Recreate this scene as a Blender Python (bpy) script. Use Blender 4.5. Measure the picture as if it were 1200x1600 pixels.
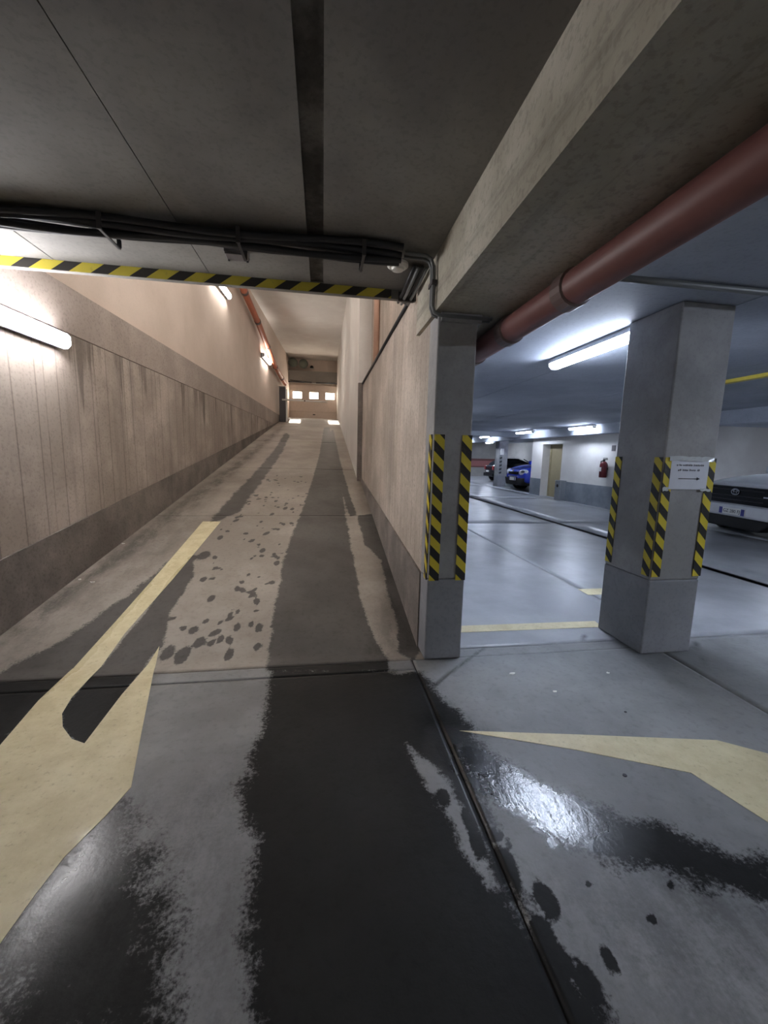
import bpy, bmesh, math, random
import numpy as np
from mathutils import Matrix, Vector
from mathutils.geometry import tessellate_polygon
random.seed(7)
for o in list(bpy.data.objects): bpy.data.objects.remove(o)
scn = bpy.context.scene
COL = scn.collection
R = math.radians

# ------------------------------------------------------------------ camera
EYE = 1.55; FPX = 625.0
_p, _y, _r = R(8.1), R(8.8), R(1.4)
FW = np.array([math.sin(_y)*math.cos(_p), math.cos(_y)*math.cos(_p), -math.sin(_p)])
_R0 = np.array([math.cos(_y), -math.sin(_y), 0]); _U0 = np.cross(_R0, FW)
RT = _R0*math.cos(_r)+_U0*math.sin(_r); UP = _U0*math.cos(_r)-_R0*math.sin(_r)
CAM = np.array([0, 0, EYE])
cd = bpy.data.cameras.new('camera'); cam = bpy.data.objects.new('camera', cd); COL.objects.link(cam)
cd.sensor_fit = 'HORIZONTAL'; cd.sensor_width = 36; cd.lens = 36*FPX/1200; cd.clip_start = .02; cd.clip_end = 300
cam.matrix_world = Matrix(((RT[0], UP[0], -FW[0], 0), (RT[1], UP[1], -FW[1], 0), (RT[2], UP[2], -FW[2], EYE), (0, 0, 0, 1)))
scn.camera = cam
# ------------------------------------------------------------------ world, sun, exposure
w = bpy.data.worlds.new('world'); scn.world = w; w.use_nodes = True
w.node_tree.nodes['Background'].inputs[0].default_value = (.75, .85, 1, 1)
w.node_tree.nodes['Background'].inputs[1].default_value = .6
sd_ = bpy.data.lights.new('sun', 'SUN'); sun = bpy.data.objects.new('sun', sd_); COL.objects.link(sun)
sd_.energy = 1.3; sd_.angle = R(1); sd_.color = (1, .86, .68)
sun.rotation_euler = Vector((.03, -1.0, -.45)).to_track_quat('-Z', 'Y').to_euler()
sun.location = (0, 40, 30)
scn.view_settings.view_transform = 'Standard'; scn.view_settings.look = 'None'
scn.view_settings.gamma = 1; scn.view_settings.use_curve_mapping = False
scn.view_settings.exposure = 2.4
LAMP = 15.0                                        # radiance of the tube diffusers

# ------------------------------------------------------------------ pixel -> place helpers
def ray(x, y): return FW*FPX+RT*(x-600)-UP*(y-800)
def onz(x, y, z=0.0):
    d = ray(x, y); return CAM+d*((z-EYE)/d[2])
def onx(x, y, X):
    d = ray(x, y); return CAM+d*(X/d[0])
def ony(x, y, Y):
    d = ray(x, y); return CAM+d*(Y/d[1])
def onpl(x, y, n, k):
    d = ray(x, y); n = np.array(n, float); return CAM+d*((k-n@CAM)/(n@d))
SL, RY0, RY1 = .195, 2.95, 19.0
def zf(y):
    return SL*(min(max(y, RY0), RY1)-RY0)
def zramp(y, x): return zf(y) if x < .9 else 0.0
def floor_pt(x, y):
    p = onz(x, y)
    if p[1] > RY0 or p[1] < 0: p = onpl(x, y, (0, -SL, 1), -SL*RY0)
    return p
def XL(y): return -2.67+.05*y                      # left ramp wall face

# ------------------------------------------------------------------ mesh helpers
class MB:
    def __init__(s): s.v = []; s.f = []
    def add(s, v, f):
        b = len(s.v); s.v += [tuple(map(float, p)) for p in v]; s.f += [tuple(i+b for i in q) for q in f]; return s
    def box(s, x0, x1, y0, y1, z0, z1):
        return s.add([(x0,y0,z0),(x1,y0,z0),(x1,y1,z0),(x0,y1,z0),(x0,y0,z1),(x1,y0,z1),(x1,y1,z1),(x0,y1,z1)],
                     [(0,3,2,1),(4,5,6,7),(0,1,5,4),(1,2,6,5),(2,3,7,6),(3,0,4,7)])
    def hexa(s, b, t):
        """prism between two polygons with the same count (b below, t above)"""
        n = len(b)
        return s.add(list(b)+list(t), [tuple(range(n-1, -1, -1)), tuple(range(n, 2*n))]+[(i, (i+1) % n, n+(i+1) % n, n+i) for i in range(n)])
    def prism_x(s, poly, x0, x1):                  # poly of (y,z), extruded in x
        return s.hexa([(x0, a, b) for a, b in poly], [(x1, a, b) for a, b in poly])
    def prism_y(s, poly, y0, y1):                  # poly of (x,z)
        return s.hexa([(a, y1, b) for a, b in poly], [(a, y0, b) for a, b in poly])
    def tube(s, pts, r, n=10, cap=True):
        pts = [Vector(p) for p in pts]; rings = []
        rr = r if isinstance(r, (list, tuple)) else [r]*len(pts)
        for i, p in enumerate(pts):
            d = (pts[min(i+1, len(pts)-1)]-pts[max(i-1, 0)]).normalized()
            a = d.orthogonal() if abs(d.z) > .95 else d.cross(Vector((0, 0, 1)))
            a.normalize(); b = d.cross(a)
            rings.append([p+(a*math.cos(2*math.pi*k/n)+b*math.sin(2*math.pi*k/n))*rr[i] for k in range(n)])
        v = [q for g in rings for q in g]; f = []
        for i in range(len(pts)-1):
            for k in range(n):
                k2 = (k+1) % n; f.append((i*n+k, i*n+k2, (i+1)*n+k2, (i+1)*n+k))
        if cap: f += [tuple(range(n-1, -1, -1)), tuple(range(len(v)-n, len(v)))]
        return s.add(v, f)
    def lathe(s, prof, c=(0,0,0), n=20, axis='z'):  # prof of (radius, height)
        v = []; f = []
        for (r, h) in prof:
            for k in range(n):
                a = 2*math.pi*k/n; q = (r*math.cos(a), r*math.sin(a), h)
                if axis == 'x': q = (q[2], q[0], q[1])
                if axis == 'y': q = (q[0], q[2], q[1])
                v.append((q[0]+c[0], q[1]+c[1], q[2]+c[2]))
        for i in range(len(prof)-1):
            for k in range(n):
                k2 = (k+1) % n; f.append((i*n+k, i*n+k2, (i+1)*n+k2, (i+1)*n+k))
        f += [tuple(range(n-1, -1, -1)), tuple(range(len(v)-n, len(v)))]
        return s.add(v, f)
    def build(s, name, mat, parent=None, smooth=False, bevel=0, seg=2, sub=0):
        me = bpy.data.meshes.new(name); me.from_pydata(s.v, [], s.f)
        bm = bmesh.new(); bm.from_mesh(me); bmesh.ops.recalc_face_normals(bm, faces=bm.faces); bm.to_mesh(me); bm.free()
        o = bpy.data.objects.new(name, me); COL.objects.link(o)
        if mat: me.materials.append(mat)
        if parent: o.parent = parent
        if bevel:
            m = o.modifiers.new('bevel', 'BEVEL'); m.width = bevel; m.segments = seg; m.limit_method = 'ANGLE'
        if sub:
            m = o.modifiers.new('sub', 'SUBSURF'); m.levels = sub; m.render_levels = sub
        if smooth:
            for p in me.polygons: p.use_smooth = True
        return o
def box(name, x0, x1, y0, y1, z0, z1, mat, parent=None, bevel=0): return MB().box(x0, x1, y0, y1, z0, z1).build(name, mat, parent, bevel=bevel)
def tag(o, label, cat, group=None):
    o['label'] = label; o['category'] = cat
    if group: o['group'] = group
    return o
def struct(o, label=None):
    o['kind'] = 'structure'
    if label: o['label'] = label
    return o
def thing(name, label, cat, loc=(0, 0, 0), rz=0, group=None):
    o = bpy.data.objects.new(name, None); COL.objects.link(o); o.location = loc; o.rotation_euler = (0, 0, rz)
    o.empty_display_size = .1
    return tag(o, label, cat, group)

# ------------------------------------------------------------------ materials
def lin(c):
    return tuple(((v/255)/12.92 if v/255 <= .04045 else ((v/255+.055)/1.055)**2.4) for v in c)+(1,)
class NT:
    def __init__(s, name):
        s.m = bpy.data.materials.new(name); s.m.use_nodes = True; s.t = s.m.node_tree
        s.b = s.t.nodes['Principled BSDF']
    def n(s, typ, **k):
        o = s.t.nodes.new(typ)
        for a, v in k.items():
            if a.startswith('i_'): o.inputs[a[2:].replace('_', ' ')].default_value = v
            else: setattr(o, a, v)
        return o
    def l(s, a, b): s.t.links.new(a, b); return s
    def math(s, op, a, b=None, c=None, clamp=False):
        o = s.n('ShaderNodeMath', operation=op); o.use_clamp = clamp
        for i, v in enumerate((a, b, c)):
            if v is None: continue
            if isinstance(v, (int, float)): o.inputs[i].default_value = v
            else: s.l(v, o.inputs[i])
        return o.outputs[0]
    def mix(s, fac, a, b, mode='MIX'):
        o = s.n('ShaderNodeMix', data_type='RGBA', blend_type=mode)
        for sock, v in ((o.inputs[0], fac), (o.inputs[6], a), (o.inputs[7], b)):
            if isinstance(v, (int, float)): sock.default_value = v
            elif isinstance(v, tuple): sock.default_value = v
            else: s.l(v, sock)
        return o.outputs[2]
    def sstep(s, v, a, b, lo=0., hi=1.):
        o = s.n('ShaderNodeMapRange', interpolation_type='SMOOTHSTEP'); s.l(v, o.inputs[0])
        for i, q in enumerate((a, b, lo, hi)): o.inputs[i+1].default_value = q
        return o.outputs[0]
    def coord(s, scale=(1, 1, 1), src='Object', rot=(0, 0, 0)):
        t = s.n('ShaderNodeTexCoord'); m = s.n('ShaderNodeMapping'); m.inputs['Scale'].default_value = scale; m.inputs['Rotation'].default_value = rot
        s.l(t.outputs[src], m.inputs[0]); return m.outputs[0]
    def noise(s, vec, scale, detail=4, rough=.55):
        o = s.n('ShaderNodeTexNoise'); s.l(vec, o.inputs['Vector']); o.inputs['Scale'].default_value = scale
        o.inputs['Detail'].default_value = detail; o.inputs['Roughness'].default_value = rough; return o.outputs['Fac']
    def bump(s, h, strength, dist=.01):
        o = s.n('ShaderNodeBump'); o.inputs['Strength'].default_value = strength; o.inputs['Distance'].default_value = dist
        s.l(h, o.inputs['Height']); s.l(o.outputs[0], s.b.inputs['Normal'])
def plain(name, c, rough=.5, metal=0, emit=None, spec=.5, var=.0, coat=0):
    t = NT(name); t.b.inputs['Roughness'].default_value = rough; t.b.inputs['Metallic'].default_value = metal
    t.b.inputs['Specular IOR Level'].default_value = spec; t.b.inputs['Coat Weight'].default_value = coat
    n = t.noise(t.coord(), 9, 4)
    k = .10+var
    c1 = lin(c); c0 = tuple(v*(1-k) for v in c1[:3])+(1,); c2 = tuple(min(1, v*(1+k)) for v in c1[:3])+(1,)
    t.l(t.mix(n, c0, c2), t.b.inputs['Base Color'])
    if emit: t.b.inputs['Emission Color'].default_value = lin(emit[0]); t.b.inputs['Emission Strength'].default_value = emit[1]
    return t.m
def concrete(name, c, dark, scale=1.2, rough=.85, boards=None, streak=0, bump=.25, drip=None, fine=.5, mott=(.38, .68), sdir=(2.2, 2.2, .12)):
    """cast concrete: mottling, pores, optional board marks along x / y and drip stains below a joint height"""
    t = NT(name); v = t.coord()
    a = t.sstep(t.noise(v, scale, 6, .6), *mott); f = t.noise(v, 38, 3, .6)
    col = t.mix(a, lin(dark), lin(c))
    col = t.mix(t.sstep(f, .35, .5, fine*.5, 0), col, lin(tuple(q*.55 for q in dark)))
    h = f
    if streak:
        sv = t.coord(sdir); s1 = t.sstep(t.noise(sv, 2.2, 5, .65), .5, .72)
        col = t.mix(t.math('MULTIPLY', s1, streak), col, lin(tuple(q*.5 for q in dark)))
    if boards:
        sx = t.n('ShaderNodeSeparateXYZ'); t.l(v, sx.inputs[0])
        ax, per = boards
        u = t.math('DIVIDE', sx.outputs[ax], per)
        wob = t.noise(t.coord((1, 1, .1)), 3, 2)
        u = t.math('ADD', u, t.math('MULTIPLY', wob, .25))
        fr = t.math('FRACT', u); e = t.math('ABSOLUTE', t.math('SUBTRACT', fr, .5))
        ln = t.sstep(e, .455, .5)
        wn = t.n('ShaderNodeTexWhiteNoise', noise_dimensions='1D'); t.l(t.math('FLOOR', u), wn.inputs['W'])
        col = t.mix(t.math('MULTIPLY', wn.outputs['Value'], .28), col, lin(dark))
        col = t.mix(t.math('MULTIPLY', ln, .45), col, lin(tuple(q*.45 for q in dark)))
        h = t.math('SUBTRACT', h, t.math('MULTIPLY', ln, .8))
    if drip:
        z0, ln_, amt = drip
        sx = t.n('ShaderNodeSeparateXYZ'); t.l(v, sx.inputs[0])
        dv = t.noise(t.coord((1, 2.6, .05)), 1.6, 5, .7)
        reach = t.math('SUBTRACT', z0, t.math('MULTIPLY', t.sstep(dv, .42, .8), ln_))
        m = t.math('MULTIPLY', t.math('GREATER_THAN', sx.outputs[2], reach), t.math('LESS_THAN', sx.outputs[2], z0))
        m2 = t.sstep(t.math('SUBTRACT', sx.outputs[2], reach), 0, .25)
        m = t.math('MULTIPLY', t.math('MULTIPLY', m, m2), t.sstep(dv, .44, .62, 0, amt))
        col = t.mix(m, col, lin(tuple(q*.5 for q in dark)))
    t.l(col, t.b.inputs['Base Color']); t.b.inputs['Roughness'].default_value = rough
    t.b.inputs['Specular IOR Level'].default_value = .35
    t.bump(h, bump, .006)
    return t.m
def floor_mat(name, c, dark, rough, wetrough=.2, wetdark=.92, bump=.22, speck=.2):
    """concrete floor: 'wet' and 'damp' are stain maps laid out on the floor's own surface"""
    t = NT(name); v = t.coord()
    a = t.sstep(t.noise(v, .9, 6, .6), .35, .7); f = t.noise(v, 26, 4, .6); g = t.noise(v, 5, 6, .7)
    col = t.mix(a, lin(dark), lin(c)); col = t.mix(t.sstep(f, .3, .5, speck, 0), col, lin(tuple(q*.6 for q in dark)))
    ag = t.n('ShaderNodeAttribute', attribute_name='gloss').outputs['Fac']
    aw = t.n('ShaderNodeAttribute', attribute_name='wet').outputs['Fac']
    ad = t.n('ShaderNodeAttribute', attribute_name='damp_shade').outputs['Fac']
    fine = t.noise(v, 60, 3, .7)
    nn = t.math('ADD', t.math('MULTIPLY', t.math('SUBTRACT', g, .5), .9), t.math('MULTIPLY', t.math('SUBTRACT', fine, .5), .55))
    gate = t.math('MULTIPLY', nn, t.sstep(aw, 0, .25))
    wm = t.sstep(t.math('ADD', aw, gate), .38, .62)
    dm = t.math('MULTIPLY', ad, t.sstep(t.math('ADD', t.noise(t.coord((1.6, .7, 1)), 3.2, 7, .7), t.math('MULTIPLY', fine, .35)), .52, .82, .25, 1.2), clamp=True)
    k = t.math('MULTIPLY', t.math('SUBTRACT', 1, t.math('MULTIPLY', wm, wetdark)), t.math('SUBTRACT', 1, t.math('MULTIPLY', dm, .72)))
    hs = t.n('ShaderNodeHueSaturation'); t.l(col, hs.inputs['Color']); t.l(k, hs.inputs['Value'])
    t.l(t.math('SUBTRACT', 1, t.math('MULTIPLY', wm, .45)), hs.inputs['Saturation'])
    t.l(hs.outputs[0], t.b.inputs['Base Color'])
    ro = t.math('ADD', rough-.07, t.math('MULTIPLY', g, .14))
    wr = t.math('ADD', t.math('SUBTRACT', .47, t.math('MULTIPLY', ag, .47-wetrough)), t.math('MULTIPLY', t.math('SUBTRACT', g, .5), .2))
    mx = t.n('ShaderNodeMix', data_type='FLOAT'); t.l(wm, mx.inputs[0]); t.l(ro, mx.inputs[2]); t.l(wr, mx.inputs[3])
    t.l(mx.outputs[0], t.b.inputs['Roughness'])
    ms = t.n('ShaderNodeMix', data_type='FLOAT'); t.l(wm, ms.inputs[0]); ms.inputs[2].default_value = .45; t.l(t.math('ADD', .10, t.math('MULTIPLY', ag, .55)), ms.inputs[3]); t.l(ms.outputs[0], t.b.inputs['Specular IOR Level'])
    bh = t.math('MULTIPLY', f, 1.0)
    rp = t.noise(t.coord((1, .45, 1), rot=(0, 0, R(35))), 13, 5, .65)
    t.bump(t.math('ADD', t.math('ADD', bh, t.math('MULTIPLY', g, .8)), t.math('MULTIPLY', t.math('MULTIPLY', rp, ag), 2.2)), bump, .006)
    return t.m
def stripes(name, c1, c2, per=.152, duty=.5, skew=1.0):
    """printed diagonal tape; local x runs along the strip, local y across"""
    t = NT(name); v = t.coord(); sx = t.n('ShaderNodeSeparateXYZ'); t.l(v, sx.inputs[0])
    u = t.math('FRACT', t.math('DIVIDE', t.math('ADD', sx.outputs[0], t.math('MULTIPLY', sx.outputs[1], skew)), per))
    m = t.math('GREATER_THAN', u, duty); n = t.noise(v, 14, 5, .7)
    c = t.mix(m, lin(c1), lin(c2)); c = t.mix(t.sstep(n, .55, .8, 0, .45), c, lin((90, 85, 75)))
    t.l(c, t.b.inputs['Base Color']); t.b.inputs['Roughness'].default_value = .45
    return t.m
def emitter(name, c, s):
    t = NT(name); t.t.nodes.remove(t.b); e = t.n('ShaderNodeEmission'); e.inputs[0].default_value = lin(c)
    n = t.noise(t.coord(), 3, 1); t.l(t.math('MULTIPLY', t.math('ADD', .97, t.math('MULTIPLY', n, .06)), s), e.inputs[1])
    t.l(e.outputs[0], t.t.nodes['Material Output'].inputs[0]); return t.m

M = {}
M['floor_grey'] = floor_mat('floor_concrete', (142, 143, 144), (110, 111, 112), .5)
M['floor_bay'] = floor_mat('floor_bay_concrete', (165, 168, 172), (138, 140, 144), .31, bump=.015, speck=.0)
M['ramp'] = floor_mat('ramp_concrete', (160, 152, 143), (132, 124, 115), .62, .30, wetdark=.68)
M['joint'] = plain('joint_filler', (42, 40, 38), .9)
M['lwall'] = concrete('left_wall_concrete', (194, 183, 175), (160, 149, 141), 1.1, .85, boards=(1, .27), streak=.35, drip=(2.64, 1.1, .55))
M['lwall_top'] = concrete('left_wall_top_concrete', (184, 173, 166), (164, 153, 146), 1.0, .85, streak=.15)
M['render_grey'] = concrete('grey_render', (142, 134, 128), (112, 106, 102), 1.6, .9, streak=.2, bump=.4)
M['rwall'] = concrete('right_wall_concrete', (202, 191, 180), (168, 157, 146), 1.1, .85, boards=(1, .165), streak=.3)
M['white'] = concrete('white_plaster', (226, 224, 220), (212, 208, 204), .8, .8, bump=.08, fine=.1)
M['pinkwhite'] = concrete('cream_plaster', (224, 210, 200), (212, 198, 187), .7, .85, bump=.08, fine=.1)
M['ceil'] = concrete('ceiling_concrete', (142, 139, 134), (116, 113, 109), .9, .8, bump=.12, fine=.3)
M['ceil_strip'] = concrete('ceiling_strip_concrete', (112, 108, 102), (62, 59, 55), 3.0, .85, bump=.4)
M['gceil'] = concrete('garage_ceiling_concrete', (174, 180, 191), (152, 158, 170), .6, .7, bump=.1, fine=.25)
M['beam'] = concrete('beam_concrete', (190, 185, 172), (158, 152, 138), 1.3, .85, streak=.5, bump=.35, sdir=(3, .16, 3))
M['column'] = concrete('column_concrete', (166, 166, 167), (138, 138, 139), 1.4, .75, bump=.15, fine=.2)
M['column_base'] = concrete('column_base_paint', (150, 152, 158), (130, 132, 138), 1.2, .6, bump=.1, fine=.25)
M['tape'] = stripes('hazard_tape_yellow_black', (205, 186, 52), (28, 27, 26), .152, .5, -1.0)
M['tape_edge'] = stripes('hazard_tape_edge', (206, 190, 70), (44, 42, 40), .262, .55, -1.4)
M['tape_far'] = stripes('hazard_tape_far', (118, 122, 124), (30, 32, 36), .2, .55, .3)
M['paint'] = None
M['housing'] = plain('lamp_housing_grey', (150, 152, 155), .5)
M['lamp'] = emitter('lamp_diffuser_neutral', (255, 246, 236), LAMP*.8)
M['lamp_far'] = emitter('lamp_diffuser_far', (222, 234, 255), LAMP*.75)
M['lamp_dim'] = emitter('lamp_diffuser_dim', (255, 250, 242), LAMP*.7)
M['lamp_near'] = emitter('lamp_diffuser_near', (250, 248, 250), LAMP*1.3)
M['lamp_cool'] = emitter('lamp_diffuser_cool', (222, 234, 255), LAMP*1.4)
M['redpipe'] = plain('oxide_red_pipe', (112, 72, 68), .5, var=.1)
M['redpipe2'] = plain('orange_brown_pipe', (188, 110, 82), .5, var=.1)
M['tanpipe'] = plain('tan_pipe', (192, 154, 134), .5)
M['collar'] = plain('pipe_collar', (96, 78, 74), .5)
M['cable'] = plain('black_cable', (34, 35, 40), .5)
M['conduit'] = plain('grey_conduit', (106, 108, 108), .45)
M['plastic_white'] = plain('white_plastic', (220, 218, 212), .4)
M['box_grey'] = plain('grey_plastic_box', (120, 116, 118), .35)
M['dark_metal'] = plain('dark_metal', (60, 58, 60), .5)
M['door'] = plain('sectional_door_beige', (206, 192, 182), .5)
M['header'] = plain('door_header_grey', (142, 138, 134), .6)
M['wooddoor'] = plain('ochre_door', (150, 138, 108), .6, var=.05)
M['steel'] = plain('brushed_steel', (176, 180, 184), .35, .7)
M['red'] = plain('extinguisher_red', (100, 26, 34), .35)
M['black'] = plain('black_rubber', (22, 22, 24), .6)
M['blackgloss'] = plain('black_gloss_plastic', (20, 22, 28), .25)
M['carwhite'] = plain('silver_white_paint', (206, 208, 212), .22, coat=.5)
M['carblue'] = plain('blue_car_paint', (34, 58, 176), .22, coat=.6)
M['carblack'] = plain('dark_car_paint', (30, 28, 38), .22, coat=.6)
M['glass'] = plain('car_glass', (26, 34, 40), .08, spec=.8)
M['chrome'] = plain('chrome', (215, 218, 222), .15, 1)
M['lens'] = plain('lamp_lens', (205, 210, 218), .12, coat=.6)
M['redlens'] = plain('red_tail_lens', (150, 60, 60), .2)
M['plate'] = plain('plate_white', (218, 218, 214), .4)
M['plateblue'] = plain('plate_blue', (60, 62, 130), .4)
M['ink'] = plain('ink', (34, 36, 46), .6)
M['paper'] = plain('paper', (208, 212, 222), .35)
M['film'] = plain('clear_tape_film', (198, 204, 206), .15, coat=.8)
M['yellowpipe'] = plain('yellow_paint', (206, 186, 70), .5)
M['band'] = plain('pink_red_band_paint', (176, 116, 112), .7)
M['band2'] = plain('brown_red_band_paint', (124, 84, 80), .7)
M['farwall'] = concrete('far_wall_plaster', (190, 188, 184), (170, 168, 164), .7, .8, bump=.05, fine=.1)
M['dado'] = concrete('grey_dado_paint', (142, 148, 156), (122, 128, 136), 1.6, .6, bump=.1, fine=.2)
M['mirror'] = plain('grey_green_disc', (106, 114, 104), .35)
def pane_mat():
    t = NT('door_window_pane'); t.t.nodes.remove(t.b)
    e = t.n('ShaderNodeEmission'); e.inputs[0].default_value = lin((255, 236, 214)); e.inputs[1].default_value = 3.0
    tr = t.n('ShaderNodeBsdfTransparent'); a = t.n('ShaderNodeAddShader')
    t.l(tr.outputs[0], a.inputs[0]); t.l(e.outputs[0], a.inputs[1]); t.l(a.outputs[0], t.t.nodes['Material Output'].inputs[0]); return t.m
M['pane'] = pane_mat()
M['pane_sunblock'] = emitter('sun_blocking_pane', (255, 236, 214), 3.0)  # middle pane made opaque so that it casts no sun patch
def paint_mat():
    t = NT('cream_road_paint'); v = t.coord(); g = t.noise(v, 5, 6, .7); f = t.noise(v, 40, 3, .6)
    c = t.mix(t.sstep(g, .3, .7), lin((192, 180, 142)), lin((212, 202, 166)))
    aw = t.n('ShaderNodeAttribute', attribute_name='wet').outputs['Fac']
    wm = t.sstep(t.math('ADD', aw, t.math('MULTIPLY', t.math('SUBTRACT', g, .5), .9)), .45, .75)
    c = t.mix(t.sstep(f, .30, .40, .3, 0), c, lin((140, 130, 105)))
    t.l(c, t.b.inputs['Base Color'])
    mx = t.n('ShaderNodeMix', data_type='FLOAT'); t.l(wm, mx.inputs[0]); mx.inputs[2].default_value = .55; mx.inputs[3].default_value = .25
    t.l(mx.outputs[0], t.b.inputs['Roughness']); t.bump(t.math('ADD', f, g), .2, .004)
    return t.m
M['paint'] = paint_mat()

# ------------------------------------------------------------------ stain maps (with some painted shade; positions on the floor, metres)
def P(*px): return np.array([floor_pt(*p)[:2] for p in px])
def sdist(Q, poly):
    d = np.full(len(Q), 1e9); ins = np.zeros(len(Q), bool); n = len(poly)
    for i in range(n):
        a, b = poly[i], poly[(i+1) % n]; e = b-a; wv = Q-a
        t = np.clip((wv@e)/(e@e+1e-12), 0, 1)
        d = np.minimum(d, np.hypot(*(wv-t[:, None]*e).T))
        c = ((a[1] <= Q[:, 1]) != (b[1] <= Q[:, 1]))
        with np.errstate(divide='ignore', invalid='ignore'):
            xx = a[0]+(Q[:, 1]-a[1])*(b[0]-a[0])/(b[1]-a[1])
        ins ^= c & (Q[:, 0] < xx)
    return np.where(ins, -d, d)
WET = [  # (polygon, softness m)
 (P((428,1052),(418,1120),(400,1190),(378,1240),(400,1300),(392,1400),(402,1500),(396,1640),(520,1900),(1060,1760),(975,1625),(905,1545),(835,1475),(805,1400),(782,1340),(765,1290),(735,1230),(760,1240),(720,1180),(735,1140),(690,1090),(655,1055),(560,1045)), .14),
 (P((716,1146),(770,1180),(840,1225),(930,1262),(1020,1295),(1110,1330),(1210,1352),(1210,1410),(1120,1385),(1040,1362),(960,1340),(900,1318),(850,1300),(800,1262),(752,1222),(716,1180)), .15),
 (P((0,1165),(-140,1230),(-140,1110),(0,1052),(80,1012),(160,962),(235,905),(300,850),(350,790),(400,738),(432,700),(446,676),(452,680),(440,706),(408,752),(372,800),(322,820),(120,1052),(60,1100)), .10),
 (P((132,1160),(100,1132),(102,1110),(142,1060),(232,955),(275,890),(300,872),(300,900),(262,960),(250,1010),(225,1035)), .05),
 (P((420,1046),(428,985),(438,925),(446,880),(458,835),(472,806),(482,772),(492,742),(500,712),(507,668),(514,668),(520,700),(530,745),(537,800),(548,862),(566,935),(588,1000),(606,1046)), .06),
 (P((560,806),(585,803),(602,845),(622,905),(640,960),(655,1014),(645,1030),(626,1020),(624,975),(608,925),(598,875),(572,850)), .05),
 (P((0,1490),(62,1380),(118,1312),(165,1278),(205,1300),(232,1400),(252,1480),(268,1640),(0,1640)), .26),
 (P((520,672),(530,720),(545,775),(556,805),(548,806),(536,770),(522,718),(515,676)), .05),
]
DRY = [
 (P((634,1158),(672,1186),(706,1222),(742,1285),(772,1342),(788,1392),(760,1392),(716,1330),(690,1272),(660,1226),(640,1190)), .07),
 (P((556,818),(566,850),(592,872),(606,925),(622,975),(622,1020),(604,1034),(578,985),(560,930),(553,880),(549,836)), .05),
 (P((790,1268),(850,1318),(930,1350),(1010,1380),(900,1400),(820,1350)), .05),
]
DAMP_SHADE = [  # (polygon, softness, level)
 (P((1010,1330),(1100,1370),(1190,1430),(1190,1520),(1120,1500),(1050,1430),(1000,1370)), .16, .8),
 (P((690,1100),(760,1140),(700,1190),(660,1120)), .10, .9),
 (P((0,1010),(60,985),(140,915),(220,862),(290,805),(350,757),(440,672),(444,662),(380,712),(282,783),(133,892),(0,983)), .10, .75),
 (P((560,1050),(655,1015),(590,808),(565,745),(556,745),(600,860)), .12, .45),
 (P((120,1290),(230,1250),(330,1300),(360,1420),(330,1640),(0,1640),(0,1470)), .25, .85),
 (P((230,1230),(400,1190),(400,1640),(250,1640)), .2, .5),
 (P((160,1060),(250,1050),(200,1160),(140,1160)), .08, .5),
 (P((800,1400),(960,1520),(1300,1700),(1300,1400),(1000,1400)), .3, .8),  # lamp falloff at the near right, painted in as darker floor colour
 (P((0,975),(80,930),(200,860),(330,770),(300,840),(200,930),(60,1015),(0,1040)), .15, .35),
]
GLOSS = [(P((690,1150),(760,1160),(900,1235),(980,1290),(960,1330),(880,1350),(760,1280),(690,1200)), .12),
 (P((0,1520),(0,1450),(100,1335),(150,1270),(180,1280),(150,1360),(90,1420)), .18)]
rs = np.random.RandomState(3)
SPOT = []                                          # drops and footprints: (x, y, rx, ry, angle)
def spot(px, py, rpx, asp=1.0, ang=0.0):
    c = floor_pt(px, py); e = floor_pt(px+rpx, py); r = abs(e[0]-c[0]); SPOT.append((c[0], c[1], r, r*asp, ang))
for px, py, r, a in [(525,1318,7,1.2),(915,1302,9,1.2),(918,1316,8,1),(935,1322,9,.9),(852,1290,5,1),(862,1318,8,1),(790,1345,14,1.6),(800,1365,10,2.4),(853,1405,14,1.8),(848,1460,17,1.6),(880,1505,15,1.4),(952,1498,10,1.8),(920,1535,15,1.7),(692,1245,10,1.6),(735,1285,10,2.2),(745,1320,9,2.4),(782,1308,5,1.2),(795,1318,5,1),(920,1380,5,1),(1018,1437,6,1.2),(1046,1385,5,1),(772,1305,6,1)]:
    spot(px, py, r, a)
for px, py, r in [(262,1020,9),(285,1025,9),(312,1003,7),(345,998,5),(358,1022,6),(370,980,5),(302,985,7),(318,905,5),(290,900,5),(330,935,5),(300,872,8),(318,868,8),(392,975,4),(360,960,4),(344,840,4),(410,860,4),(425,910,5),(432,880,4),(330,1005,5),(402,1010,5)]:
    spot(px, py, r, rs.uniform(1.2, 2.6))
for i in range(150):
    X = rs.uniform(-1.35, -.25); Y = rs.uniform(3.1, 8.6); r = rs.uniform(.010, .030); SPOT.append((X, Y, r, r*rs.uniform(1, 2.4), rs.uniform(-.6, .6)))
CRACK = [(P((675,1075),(702,1052),(757,1012)), .012), (P((1096,1058),(1098,1030),(1086,1003)), .010),
         (P((905,1003),(918,985),(930,965)), .006)]
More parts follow.
